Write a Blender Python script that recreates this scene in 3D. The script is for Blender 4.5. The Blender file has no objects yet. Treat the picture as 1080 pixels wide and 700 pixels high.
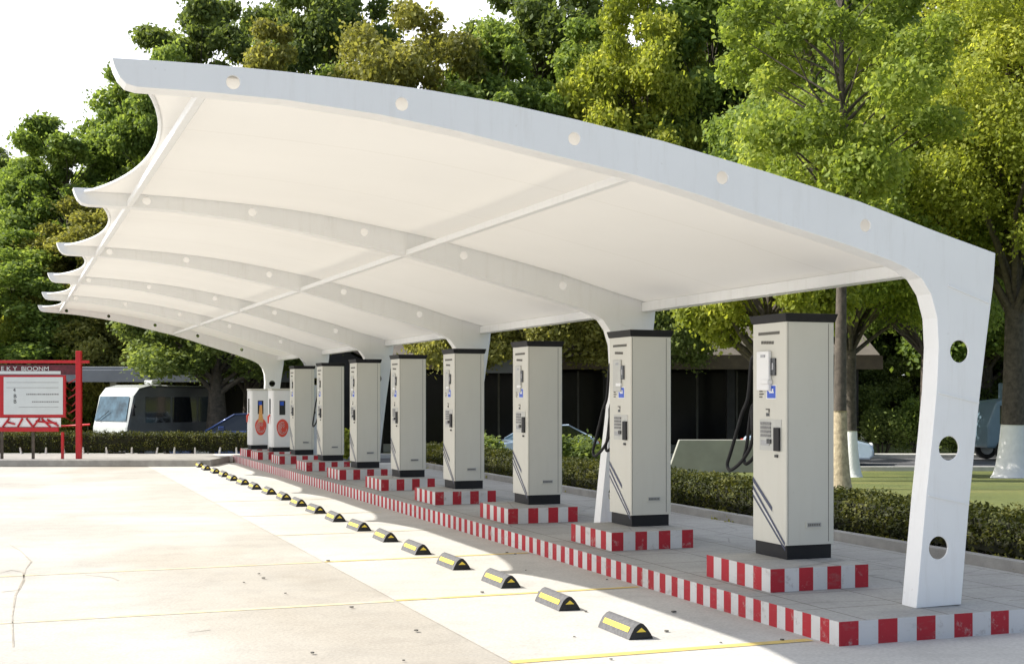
import bpy, bmesh, math, random
import numpy as np
from mathutils import Vector, Matrix

random.seed(7)
C = bpy.context.scene.collection
sc = bpy.context.scene
F = 1400.0; CX = 540.0; HY = 417.0; HC = 1.5
TH = math.atan2(.350, .937); ct, st = math.cos(TH), math.sin(TH)

def W(u, v, z=0.0):            # site axes (u along the row, v across it) -> world
    return Vector((v*ct-u*st, v*st+u*ct, z))
def at(px, Y, z=0.0):
    return Vector(((px-CX)/F*Y, Y, z))
def in_plane(px, py, u0):      # (v, z) of a point of the vertical plane u = u0
    k = (px-CX)/F
    Y = u0/(ct-st*k); X = k*Y
    return (X*ct+Y*st, HC+(HY-py)/F*Y)
def terrain(x, y):
    t = min(1, max(0, (x+6)/10)); s = 33+(19-33)*t
    a = min(1, max(0, (y-s)/(41-s))); a = a*a*(3-2*a)
    return -0.8*a-0.012

# ------------------------------------------------------------------ materials
def new_mat(name):
    m = bpy.data.materials.new(name); m.use_nodes = True
    nt = m.node_tree; nt.nodes.clear()
    out = nt.nodes.new('ShaderNodeOutputMaterial')
    return m, nt, out
def N(nt, t, **kw):
    n = nt.nodes.new(t)
    for k, v in kw.items():
        if k in n.inputs: n.inputs[k].default_value = v
        else: setattr(n, k, v)
    return n
def L(nt, a, b): nt.links.new(a, b)
def mixc(nt, fac, a, b, mode='MIX'):
    n = nt.nodes.new('ShaderNodeMix'); n.data_type = 'RGBA'; n.blend_type = mode
    for sock, val in ((n.inputs[0], fac), (n.inputs[6], a), (n.inputs[7], b)):
        if hasattr(val, 'is_linked') or hasattr(val, 'links'): L(nt, val, sock)
        else: sock.default_value = val if not isinstance(val, tuple) or len(val) == 4 else (*val, 1)
    return n.outputs[2]
def ramp(nt, fac, stops):
    r = nt.nodes.new('ShaderNodeValToRGB'); L(nt, fac, r.inputs[0])
    e = r.color_ramp.elements
    while len(e) < len(stops): e.new(.5)
    for i, (p, c) in enumerate(stops):
        e[i].position = p; e[i].color = (*c, 1) if len(c) == 3 else c
    return r.outputs[0]
def g(x): return (x, x, x)
def surf(name, col, rough=.6, metal=0., var=.12, scale=4., bump=.0, bscale=60., coat=0, spec=.5):
    m, nt, out = new_mat(name)
    b = N(nt, 'ShaderNodeBsdfPrincipled', Roughness=rough, Metallic=metal)
    b.inputs['Specular IOR Level'].default_value = spec
    b.inputs['Coat Weight'].default_value = coat
    tc = N(nt, 'ShaderNodeTexCoord')
    n = N(nt, 'ShaderNodeTexNoise', Scale=scale, Detail=6., Roughness=.6); L(nt, tc.outputs['Object'], n.inputs['Vector'])
    d = tuple(c*(1-var) for c in col); u = tuple(min(1, c*(1+var)) for c in col)
    c = ramp(nt, n.outputs[0], [(.3, d), (.7, u)])
    L(nt, c, b.inputs['Base Color'])
    if bump:
        n2 = N(nt, 'ShaderNodeTexNoise', Scale=bscale, Detail=4.); L(nt, tc.outputs['Object'], n2.inputs['Vector'])
        bp = N(nt, 'ShaderNodeBump', Strength=bump, Distance=.01); L(nt, n2.outputs[0], bp.inputs['Height'])
        L(nt, bp.outputs[0], b.inputs['Normal'])
    L(nt, b.outputs[0], out.inputs[0])
    return m

M = {}
M['cream'] = surf('cream_paint', (.62, .605, .54), .38, var=.03, scale=1.5, spec=.45)
M['black'] = surf('black_plastic', (.013, .013, .015), .55, var=.2, spec=.3)
M['dark'] = surf('dark_panel', (.03, .032, .036), .25, var=.3, scale=30)
M['seam'] = surf('seam_shadow_gap', (.12, .115, .10), .7)
M['white'] = surf('white_plastic', (.82, .82, .82), .35, var=.02)
M['silver'] = surf('grey_metal', (.35, .35, .36), .35, metal=.6, var=.1, scale=20)
M['keypad'] = surf('grey_keypad', (.20, .20, .20), .5, var=.5, scale=70)
M['panelgrey'] = surf('light_grey_panel', (.50, .50, .47), .4, var=.05, scale=12)
M['blue'] = surf('blue_sticker', (.02, .09, .55), .4, var=.05)
M['navy'] = surf('navy_stripe', (.035, .045, .10), .4, var=.05)
M['redp'] = surf('red_sticker', (.72, .08, .05), .45, var=.05)
M['orange'] = surf('orange_sticker', (.75, .38, .12), .5, var=.2, scale=18)
M['steel'] = surf('white_painted_steel', (.84, .84, .835), .38, var=.03, scale=1.6, bump=.05, bscale=14)
def add_runs(mn, k=.16):
    nt = M[mn].node_tree; b = next(n for n in nt.nodes if n.type == 'BSDF_PRINCIPLED'); src = b.inputs['Base Color'].links[0].from_socket
    tc = N(nt, 'ShaderNodeTexCoord'); mp = N(nt, 'ShaderNodeMapping'); mp.inputs['Scale'].default_value = (9, 9, .9); L(nt, tc.outputs['Object'], mp.inputs['Vector'])
    n = N(nt, 'ShaderNodeTexNoise', Scale=1.6, Detail=6., Roughness=.7); L(nt, mp.outputs[0], n.inputs['Vector'])
    n2 = N(nt, 'ShaderNodeTexNoise', Scale=26., Detail=2.); L(nt, tc.outputs['Object'], n2.inputs['Vector'])
    c = mixc(nt, ramp(nt, n.outputs[0], [(.52, g(0)), (.72, g(k*2.2))]), src, (.46, .42, .35))
    c = mixc(nt, ramp(nt, n2.outputs[0], [(.70, g(0)), (.76, g(k*2))]), c, (.33, .26, .18))
    L(nt, c, b.inputs['Base Color'])
add_runs('steel', .07); add_runs('cream', .05)
M['rubber'] = surf('grey_rubber', (.11, .11, .115), .85, var=.3, scale=40, bump=.5, bscale=160)
M['rubdark'] = surf('black_rubber_end', (.018, .018, .018), .8, var=.3, scale=40)
M['yellow'] = surf('yellow_reflective', (.80, .60, .06), .5, var=.15, scale=30)
M['redframe'] = surf('red_gloss_paint', (.48, .008, .015), .35, var=.1, scale=3)
M['darkred'] = surf('dark_red_panel', (.10, .012, .022), .5, var=.6, scale=9)
M['paper'] = surf('white_notice_sheet', (.62, .66, .66), .5, var=.03)
M['bark'] = surf('bark', (.085, .07, .055), .9, var=.45, scale=9, bump=.8, bscale=18)
M['barkpale'] = surf('pale_bark', (.22, .18, .14), .9, var=.4, scale=7, bump=.8, bscale=18)
M['lime'] = surf('lime_wash', (.88, .87, .85), .9, var=.06, scale=6, bump=.6, bscale=25)
M['sack'] = surf('sacking_wrap', (.40, .33, .22), .95, var=.35, scale=14, bump=.8, bscale=40)
M['shedroof'] = surf('pale_fascia', (.20, .21, .23), .5, var=.15, scale=1)
M['fascia'] = surf('brown_fascia', (.15, .115, .085), .7, var=.25, scale=2)
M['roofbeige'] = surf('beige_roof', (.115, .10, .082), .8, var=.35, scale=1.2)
M['shadewall'] = surf('shade_dark_wall', (.035, .033, .03), .8, var=.4, scale=.8)  # walls darkened in colour to stand for the shade under roofs and trees
M['palewall'] = surf('pale_render_wall', (.30, .30, .26), .8, var=.15, scale=1)
M['roadwhite'] = surf('pale_kerb', (.50, .49, .46), .85, var=.15, scale=3)
M['buswhite'] = surf('minibus_white', (.52, .54, .52), .3, var=.05, coat=.4)
M['busshade'] = surf('minibus_side_shade', (.085, .085, .085), .4, var=.1, coat=.3)  # body colour darkened on the sides to paint in the tree shade
M['carblue'] = surf('car_blue', (.03, .06, .20), .2, metal=.3, var=.05, coat=1)
M['truckblue'] = surf('truck_pale_blue', (.16, .24, .29), .35, var=.05)
M['carsilver'] = surf('car_light_blue', (.45, .56, .68), .25, metal=.2, var=.05, coat=1)
M['tyre'] = surf('tyre_rubber', (.02, .02, .02), .85)
M['soil'] = surf('dry_soil', (.24, .19, .13), .95, var=.4, scale=3, bump=.8, bscale=20)
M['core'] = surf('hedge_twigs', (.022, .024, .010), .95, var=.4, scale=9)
M['stone'] = surf('grey_kerb_stone', (.30, .29, .27), .85, var=.2, scale=4, bump=.3)
M['sidewalk'] = surf('sidewalk_concrete', (.30, .285, .26), .85, var=.2, scale=2, bump=.3)

def glass_mat(name, col, rough=.06):
    m, nt, out = new_mat(name)
    b = N(nt, 'ShaderNodeBsdfPrincipled', Roughness=rough)
    b.inputs['Base Color'].default_value = (*col, 1); b.inputs['Coat Weight'].default_value = .6
    L(nt, b.outputs[0], out.inputs[0]); return m
M['glass'] = glass_mat('dark_glass', (.012, .014, .016))
M['glassblue'] = surf('windscreen_glass', (.055, .10, .135), .12, var=.7, scale=2.2, spec=.3)
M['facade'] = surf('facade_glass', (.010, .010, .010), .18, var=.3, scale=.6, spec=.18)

# membrane: thin fabric that lets part of the sun through
m, nt, out = new_mat('membrane_fabric')
tc = N(nt, 'ShaderNodeTexCoord'); n = N(nt, 'ShaderNodeTexNoise', Scale=.9, Detail=5.); L(nt, tc.outputs['Object'], n.inputs['Vector'])
c = ramp(nt, n.outputs[0], [(.3, (.78, .76, .72)), (.7, (.82, .80, .76))])
br = N(nt, 'ShaderNodeTexBrick', Scale=1.); br.offset = 0
br.inputs['Mortar Size'].default_value = .007; br.inputs['Brick Width'].default_value = 40.; br.inputs['Row Height'].default_value = 1.63
br.inputs['Color1'].default_value = br.inputs['Color2'].default_value = (1, 1, 1, 1); br.inputs['Mortar'].default_value = (.90, .89, .87, 1)
L(nt, tc.outputs['Object'], br.inputs['Vector']); c = mixc(nt, 1., c, br.outputs[0], 'MULTIPLY')
d = N(nt, 'ShaderNodeBsdfDiffuse'); L(nt, c, d.inputs[0])
t = N(nt, 'ShaderNodeBsdfTranslucent'); t.inputs[0].default_value = (.80, .76, .69, 1)
mx = N(nt, 'ShaderNodeMixShader'); mx.inputs[0].default_value = .14
L(nt, d.outputs[0], mx.inputs[1]); L(nt, t.outputs[0], mx.inputs[2]); L(nt, mx.outputs[0], out.inputs[0])
M['membrane'] = m

# concrete
def concrete(name, lo, mid, hi, joint=0., jcol=(.16, .15, .14), rot=True, stain=(.42, .36, .27), crack=0.):
    m, nt, out = new_mat(name)
    b = N(nt, 'ShaderNodeBsdfPrincipled', Roughness=.85)
    geo = N(nt, 'ShaderNodeNewGeometry')
    mp = N(nt, 'ShaderNodeMapping'); mp.inputs['Rotation'].default_value = (0, 0, -TH)
    L(nt, geo.outputs['Position'], mp.inputs['Vector'])
    n1 = N(nt, 'ShaderNodeTexNoise', Scale=.35, Detail=7., Roughness=.62); L(nt, mp.outputs[0], n1.inputs['Vector'])
    c = ramp(nt, n1.outputs[0], [(.32, lo), (.5, mid), (.68, hi)])
    n2 = N(nt, 'ShaderNodeTexNoise', Scale=.16, Detail=4., Distortion=1.2); 
    mp2 = N(nt, 'ShaderNodeMapping'); mp2.inputs['Scale'].default_value = (1, .45, 1); mp2.inputs['Rotation'].default_value = (0, 0, 1.2)
    L(nt, geo.outputs['Position'], mp2.inputs['Vector']); L(nt, mp2.outputs[0], n2.inputs['Vector'])
    f = ramp(nt, n2.outputs[0], [(.5, g(0)), (.72, g(.75))])
    c = mixc(nt, f, c, stain)
    n3 = N(nt, 'ShaderNodeTexNoise', Scale=45., Detail=3.); L(nt, geo.outputs['Position'], n3.inputs['Vector'])
    c = mixc(nt, .35, c, ramp(nt, n3.outputs[0], [(.35, g(.55)), (.65, g(1.))]), 'MULTIPLY')
    n4 = N(nt, 'ShaderNodeTexNoise', Scale=2.5, Detail=8., Roughness=.75); L(nt, mp.outputs[0], n4.inputs['Vector'])
    c = mixc(nt, .5, c, ramp(nt, n4.outputs[0], [(.38, g(.8)), (.52, g(1.))]), 'MULTIPLY')
    mp5 = N(nt, 'ShaderNodeMapping'); mp5.inputs['Rotation'].default_value = (0, 0, -TH); mp5.inputs['Scale'].default_value = (.12, 2.2, 1)
    L(nt, geo.outputs['Position'], mp5.inputs['Vector'])
    n5 = N(nt, 'ShaderNodeTexNoise', Scale=1., Detail=5., Distortion=.6); L(nt, mp5.outputs[0], n5.inputs['Vector'])
    c = mixc(nt, ramp(nt, n5.outputs[0], [(.54, g(0)), (.72, g(.40))]), c, tuple(x*.70 for x in mid))
    if joint:
        br = N(nt, 'ShaderNodeTexBrick', Scale=1.)
        br.offset = 0; br.inputs['Mortar Size'].default_value = .006; br.inputs['Brick Width'].default_value = joint; br.inputs['Row Height'].default_value = joint
        br.inputs['Color1'].default_value = br.inputs['Color2'].default_value = (1, 1, 1, 1); br.inputs['Mortar'].default_value = (.42, .40, .37, 1)
        L(nt, mp.outputs[0], br.inputs['Vector'])
        c = mixc(nt, 1., c, br.outputs[0], 'MULTIPLY')
    if crack:
        nz = N(nt, 'ShaderNodeTexNoise', Scale=1.2, Detail=5.); L(nt, geo.outputs['Position'], nz.inputs['Vector'])
        ad = mixc(nt, .12, geo.outputs['Position'], nz.outputs[1], 'ADD')
        v = N(nt, 'ShaderNodeTexVoronoi', Scale=crack); v.feature = 'DISTANCE_TO_EDGE'; L(nt, ad, v.inputs['Vector'])
        cr = ramp(nt, v.outputs[0], [(0., g(.35)), (.006, g(1.))])
        c = mixc(nt, .55, c, cr, 'MULTIPLY')
    L(nt, c, b.inputs['Base Color'])
    bp = N(nt, 'ShaderNodeBump', Strength=.25, Distance=.01); L(nt, n3.outputs[0], bp.inputs['Height']); L(nt, bp.outputs[0], b.inputs['Normal'])
    L(nt, b.outputs[0], out.inputs[0]); return m
M['lot'] = concrete('old_concrete', (.37, .35, .315), (.455, .435, .395), (.53, .515, .48), stain=(.36, .315, .25))
M['slab'] = concrete('new_concrete', (.50, .485, .45), (.54, .525, .49), (.57, .56, .53), stain=(.46, .42, .36))
M['paving'] = concrete('island_concrete', (.31, .305, .29), (.385, .38, .36), (.45, .44, .42), joint=.6, stain=(.19, .17, .15), crack=.7)
M['paintline'] = None
def painted(name, col, under, wear=.45, scale=3.):
    m, nt, out = new_mat(name)
    b = N(nt, 'ShaderNodeBsdfPrincipled', Roughness=.75)
    geo = N(nt, 'ShaderNodeNewGeometry')
    n1 = N(nt, 'ShaderNodeTexNoise', Scale=scale, Detail=8., Roughness=.75); L(nt, geo.outputs['Position'], n1.inputs['Vector'])
    f = ramp(nt, n1.outputs[0], [(wear-.06, g(1)), (wear+.06, g(0))])
    n2 = N(nt, 'ShaderNodeTexNoise', Scale=1.2, Detail=4.); L(nt, geo.outputs['Position'], n2.inputs['Vector'])
    cc = ramp(nt, n2.outputs[0], [(.3, tuple(x*.85 for x in col)), (.7, tuple(min(1, x*1.1) for x in col))])
    c = mixc(nt, f, cc, under)
    mp = N(nt, 'ShaderNodeMapping'); mp.inputs['Rotation'].default_value = (0, 0, -TH); mp.inputs['Scale'].default_value = (6, 1.1, 14); L(nt, geo.outputs['Position'], mp.inputs['Vector'])
    n3 = N(nt, 'ShaderNodeTexNoise', Scale=1., Detail=6., Roughness=.7); L(nt, mp.outputs[0], n3.inputs['Vector'])
    c = mixc(nt, ramp(nt, n3.outputs[0], [(.56, g(0)), (.72, g(.32))]), c, (.20, .18, .16))
    L(nt, c, b.inputs['Base Color']); L(nt, b.outputs[0], out.inputs[0]); return m
M['line'] = painted('faded_yellow_line', (.66, .50, .16), (.53, .50, .42), .38)
M['linefaint'] = painted('worn_yellow_line', (.60, .52, .32), (.50, .47, .42), .45)
M['red'] = painted('red_kerb_paint', (.44, .018, .030), (.45, .30, .28), .37, 9)
M['wht'] = painted('white_kerb_paint', (.66, .65, .64), (.42, .38, .36), .37, 9)
M['crackdark'] = surf('crack_dirt', (.33, .30, .255), .95, var=.3, scale=8)
M['asphalt'] = surf('asphalt_road', (.13, .13, .135), .85, var=.15, scale=1, bump=.3)

m, nt, out = new_mat('lawn_grass')
b = N(nt, 'ShaderNodeBsdfPrincipled', Roughness=.9)
geo = N(nt, 'ShaderNodeNewGeometry')
n1 = N(nt, 'ShaderNodeTexNoise', Scale=.5, Detail=6.); L(nt, geo.outputs['Position'], n1.inputs['Vector'])
n2 = N(nt, 'ShaderNodeTexNoise', Scale=14., Detail=5., Roughness=.8); L(nt, geo.outputs['Position'], n2.inputs['Vector'])
c = ramp(nt, n1.outputs[0], [(.3, (.10, .13, .028)), (.55, (.16, .18, .04)), (.75, (.25, .23, .07))])
c = mixc(nt, .6, c, ramp(nt, n2.outputs[0], [(.35, g(.5)), (.65, g(1.15))]), 'MULTIPLY')
L(nt, c, b.inputs['Base Color'])
bp = N(nt, 'ShaderNodeBump', Strength=.9, Distance=.05); L(nt, n2.outputs[0], bp.inputs['Height']); L(nt, bp.outputs[0], b.inputs['Normal'])
L(nt, b.outputs[0], out.inputs[0]); M['lawn'] = m

def leaf_mat(name, dark, mid, light, trans=.45):
    m, nt, out = new_mat(name)
    at_ = N(nt, 'ShaderNodeAttribute', attribute_name='shade')
    c = ramp(nt, at_.outputs['Fac'], [(0., dark), (.55, mid), (1., light)])
    d = N(nt, 'ShaderNodeBsdfPrincipled', Roughness=.6); d.inputs['Specular IOR Level'].default_value = .25
    L(nt, c, d.inputs['Base Color'])
    t = N(nt, 'ShaderNodeBsdfTranslucent')
    L(nt, mixc(nt, .6, c, mixc(nt, 1., c, (1.6, 1.5, .5, 1), 'MULTIPLY')), t.inputs[0])
    mx = N(nt, 'ShaderNodeMixShader'); mx.inputs[0].default_value = trans
    L(nt, d.outputs[0], mx.inputs[1]); L(nt, t.outputs[0], mx.inputs[2]); L(nt, mx.outputs[0], out.inputs[0]); return m
M['leaf_green'] = leaf_mat('leaf_mid_green', (.11, .165, .038), (.21, .295, .072), (.33, .41, .12), .5)
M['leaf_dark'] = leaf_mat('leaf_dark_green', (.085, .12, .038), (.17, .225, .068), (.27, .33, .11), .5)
M['leaf_yellow'] = leaf_mat('leaf_yellow_green', (.17, .21, .034), (.32, .37, .062), (.52, .54, .13), .55)
M['leaf_lime'] = leaf_mat('leaf_lime_green', (.12, .17, .032), (.235, .31, .060), (.42, .48, .12), .55)
M['leaf_olive'] = leaf_mat('leaf_olive', (.135, .14, .040), (.255, .26, .070), (.40, .39, .13), .5)
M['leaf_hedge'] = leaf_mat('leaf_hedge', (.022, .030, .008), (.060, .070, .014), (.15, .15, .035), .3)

# ------------------------------------------------------------------ mesh helpers
class MB:
    def __init__(s): s.v = []; s.f = []; s.mi = []; s.mats = []; s.sm = []
    def mat(s, name):
        if name not in s.mats: s.mats.append(name)
        return s.mats.index(name)
    def face(s, pts, mat, smooth=False):
        i = len(s.v); s.v += [tuple(p) for p in pts]; s.f.append(tuple(range(i, i+len(pts)))); s.mi.append(s.mat(mat)); s.sm.append(smooth)
    def box(s, x0, x1, y0, y1, z0, z1, mat, skip=()):
        i = len(s.v)
        s.v += [(x0,y0,z0),(x1,y0,z0),(x1,y1,z0),(x0,y1,z0),(x0,y0,z1),(x1,y0,z1),(x1,y1,z1),(x0,y1,z1)]
        for f in ((0,3,2,1),(4,5,6,7),(0,1,5,4),(1,2,6,5),(2,3,7,6),(3,0,4,7)):
            s.f.append(tuple(i+k for k in f)); s.mi.append(s.mat(mat)); s.sm.append(False)
    def prism(s, poly, mat, ax, a, b, cap=None):
        # poly: list of 2D points in the two axes other than ax, extruded a..b along ax
        def mk(p, t):
            return {'x': (t, p[0], p[1]), 'y': (p[0], t, p[1]), 'z': (p[0], p[1], t)}[ax]
        n = len(poly); i = len(s.v)
        s.v += [mk(p, a) for p in poly]+[mk(p, b) for p in poly]
        s.f.append(tuple(range(i, i+n))); s.mi.append(s.mat(cap or mat)); s.sm.append(False)
        s.f.append(tuple(reversed(range(i+n, i+2*n)))); s.mi.append(s.mat(cap or mat)); s.sm.append(False)
        for k in range(n):
            s.f.append((i+k, i+n+k, i+n+(k+1)%n, i+(k+1)%n)); s.mi.append(s.mat(mat)); s.sm.append(False)
    def tube(s, pts, rad, mat, seg=10, cap=True):
        pts = [Vector(p) for p in pts]; n = len(pts)
        rad = rad if isinstance(rad, (list, tuple)) else [rad]*n
        i0 = len(s.v); ref = None
        for k, p in enumerate(pts):
            d = (pts[min(k+1, n-1)]-pts[max(k-1, 0)]).normalized()
            if ref is None: ref = Vector((1, 0, 0)) if abs(d.x) < .9 else Vector((0, 1, 0))
            a = d.cross(ref).normalized(); b = d.cross(a).normalized(); ref = -b if False else ref
            for q in range(seg):
                t = 2*math.pi*q/seg
                s.v.append(tuple(p+(a*math.cos(t)+b*math.sin(t))*rad[k]))
        for k in range(n-1):
            for q in range(seg):
                s.f.append((i0+k*seg+q, i0+k*seg+(q+1)%seg, i0+(k+1)*seg+(q+1)%seg, i0+(k+1)*seg+q)); s.mi.append(s.mat(mat)); s.sm.append(True)
        if cap:
            s.f.append(tuple(i0+q for q in range(seg))); s.mi.append(s.mat(mat)); s.sm.append(False)
            s.f.append(tuple(i0+(n-1)*seg+q for q in reversed(range(seg)))); s.mi.append(s.mat(mat)); s.sm.append(False)
    def build(s, name, parent=None, bevel=0., fix=True, loc=None, rz=None):
        me = bpy.data.meshes.new(name); me.from_pydata(s.v, [], s.f)
        for mn in s.mats: me.materials.append(M[mn])
        me.polygons.foreach_set('material_index', s.mi); me.polygons.foreach_set('use_smooth', s.sm)
        if fix:
            bm = bmesh.new(); bm.from_mesh(me)
            bmesh.ops.remove_doubles(bm, verts=bm.verts, dist=1e-5)
            bmesh.ops.recalc_face_normals(bm, faces=bm.faces); bm.to_mesh(me); bm.free()
        me.update()
        o = bpy.data.objects.new(name, me); C.objects.link(o)
        if parent: o.parent = parent
        if loc is not None: o.location = loc
        if rz is not None: o.rotation_euler.z = rz
        if bevel:
            md = o.modifiers.new('bevel', 'BEVEL'); md.width = bevel; md.segments = 2; md.limit_method = 'ANGLE'; md.angle_limit = math.radians(40)
        return o
def tag(o, label=None, cat=None, group=None, kind=None):
    if label: o['label'] = label
    if cat: o['category'] = cat
    if group: o['group'] = group
    if kind: o['kind'] = kind
    return o
def empty(name, loc=(0, 0, 0), rz=0.):
    o = bpy.data.objects.new(name, None); C.objects.link(o); o.location = loc; o.rotation_euler.z = rz; o.empty_display_size = .2
    return o
def copy_tree(o, parent=None):
    c = o.copy(); C.objects.link(c); c.parent = parent
    for ch in [x for x in bpy.data.objects if x.parent == o]: copy_tree(ch, c)
    return c
ORD = ['first','second','third','fourth','fifth','sixth','seventh','eighth','ninth','tenth','eleventh','twelfth','thirteenth','fourteenth','fifteenth','sixteenth','seventeenth','eighteenth','nineteenth']

# ------------------------------------------------------------------ ground
def grid_mesh(name, xs, ys, mat, dz=0.):
    b = MB(); nx, ny = len(xs), len(ys)
    b.v = [(x, y, terrain(x, y)+dz) for y in ys for x in xs]; k = b.mat(mat)
    for j in range(ny-1):
        for i in range(nx-1):
            b.f.append((j*nx+i, j*nx+i+1, (j+1)*nx+i+1, (j+1)*nx+i)); b.mi.append(k); b.sm.append(True)
    return b.build(name, fix=False)
xs = [-400, -200, -100]+[-60+2*i for i in range(61)]+[100, 200, 400]
ys = [-60, -20, 0, 8]+[12+i for i in range(42)]+[60, 80, 120, 200, 400]
tag(grid_mesh('ground', xs, ys, 'lawn'), kind='structure')
b = MB(); b.face([(-90, -30, 0), (19.7, -30, 0), (-1.92, 28, 0), (-90, 28, 0)], 'lot'); tag(b.build('parking_lot', fix=False), kind='structure')
b = MB(); b.face([W(-20, 2.6, .004), W(-20, 8.0, .004), W(28.6, 8.0, .004), W(30.6, 2.6, .004)], 'slab'); tag(b.build('bay_slab', fix=False), kind='structure')
# paving right of / behind the island
b = MB(); b.face([W(7.7, 6.14, .008), W(7.7, 7.9, .008), W(28, 7.9, .008), W(28, 6.14, .008)], 'paving')
b.face([W(4.0, 6.6, .008), W(4.0, 7.9, .008), W(7.69, 7.9, .008), W(7.69, 6.6, .008)], 'paving')
tag(b.build('path', fix=False), kind='structure')
b = MB()
b.box(7.91, 8.03, -29, -4, 0, .10, 'stone')   # kerb stones in front of the hedge, local x = v, y = u
ks = b.build('hedge_kerb', rz=TH); ks.location = W(0, 0)
ks.data.transform(Matrix.Translation((0, 33, 0))); tag(ks, kind='structure')
b = MB(); b.face([W(2, 8.03, .006), W(2, 9.6, .006), W(29, 9.6, .006), W(29, 8.03, .006)], 'soil'); tag(b.build('soil_bed', fix=False), kind='structure')
# far road and its kerbs
b = MB()
b.face([(-70, 41, -.806), (70, 41, -.806), (70, 49, -.806), (-70, 49, -.806)], 'asphalt'); tag(b.build('road', fix=False), kind='structure')
b = MB(); b.box(-70, 70, 40.7, 41, -.85, -.68, 'roadwhite'); b.box(-70, 70, 49, 50.2, -.85, -.68, 'roadwhite'); tag(b.build('road_kerb'), kind='structure')
# sidewalk at the left end
b = MB()
b.box(-60, -6.35, 28.0, 28.25, 0, .15, 'stone'); b.box(-60, -6.35, 28.25, 31, 0, .146, 'sidewalk')
tag(b.build('sidewalk', bevel=.02), kind='structure')
# painted bay lines
def line(u, v0, v1, w, mat, name='bay_line'):
    z = .007 if v1 > 2.6 else .0025
    b = MB(); b.face([W(u-w/2, v0, z), W(u-w/2, v1, z), W(u+w/2, v1, z), W(u+w/2, v0, z)], mat)
    o = b.build(name, fix=False); tag(o, kind='structure')
for k in range(3):
    line(6.98+2.4*k, 2.6, 4.56, .085 if k == 0 else .06, 'line')
line(9.38, -3.2, 2.58, .065, 'linefaint'); line(11.8, -3.6, 2.58, .055, 'linefaint')
for k in range(3, 6): line(6.98+2.4*k, 2.6, 4.4, .045, 'linefaint')

def gpx(px, py): Y = HC*F/(py-HY); return Vector(((px-CX)/F*Y, Y, .0025))
for path_ in (((10,574),(22,581),(33,592),(27,600),(24,612),(16,628),(13,650),(14,682)), ((0,604),(12,601),(24,603),(26,612),(20,622),(2,624)), ((90,606),(118,609),(125,612)), ((198,667),(222,664))):
    b = MB(); P_ = [gpx(*q) for q in path_]
    for i in range(len(P_)-1):
        d = (P_[i+1]-P_[i]).normalized(); n_ = Vector((-d.y, d.x, 0)); w0, w1 = (.003+.005*((i*7) % 3)/2), (.003+.005*(((i+1)*7) % 3)/2)
        b.face([P_[i]-n_*w0, P_[i+1]-n_*w1, P_[i+1]+n_*w1, P_[i]+n_*w0], 'crackdark')
    tag(b.build('pavement_crack', fix=True), kind='structure')

# ------------------------------------------------------------------ island with striped kerb
U0, U1, V0, V1, KH = 6.74, 30.4, 4.60, 6.14, .15
def striped_block(name, du, dv, h, s_side, s_end, first_end='red', top='paving'):
    """block in local coords, x 0..dv, y 0..du; sides x=0 and y=0 striped"""
    b = MB()
    b.face([(0,0,h), (dv,0,h), (dv,du,h), (0,du,h)], top)
    ns = max(3, round(du/s_side)); 
    for k in range(ns):
        y0, y1 = du*k/ns, du*(k+1)/ns; mt = ('wht', 'red')[k % 2]
        b.face([(0,y0,0), (0,y0,h), (0,y1,h), (0,y1,0)], mt); b.face([(dv,y0,0), (dv,y1,0), (dv,y1,h), (dv,y0,h)], mt)
    ne = round(dv/s_end)
    for k in range(ne):
        x0, x1 = dv*k/ne, dv*(k+1)/ne; mt = ('red', 'wht')[k % 2]
        b.face([(x0,0,0), (x1,0,0), (x1,0,h), (x0,0,h)], mt); b.face([(x0,du,0), (x0,du,h), (x1,du,h), (x1,du,0)], mt)
    return b
isl = striped_block('island', U1-U0, V1-V0, KH, .098, .1395)
isl = isl.build('charging_island', fix=True, bevel=.006, loc=W(U0, V0, 0), rz=TH); tag(isl, kind='structure')
b = MB(); b.box(-.35, -.02, 0, .55, 0, .15, 'wht'); b.box(-.35, .8, .56, .9, 0, .15, 'wht')
o = b.build('kerb_end', loc=W(U1-.2, V0, 0), rz=TH, bevel=.01); tag(o, kind='structure')

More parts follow.
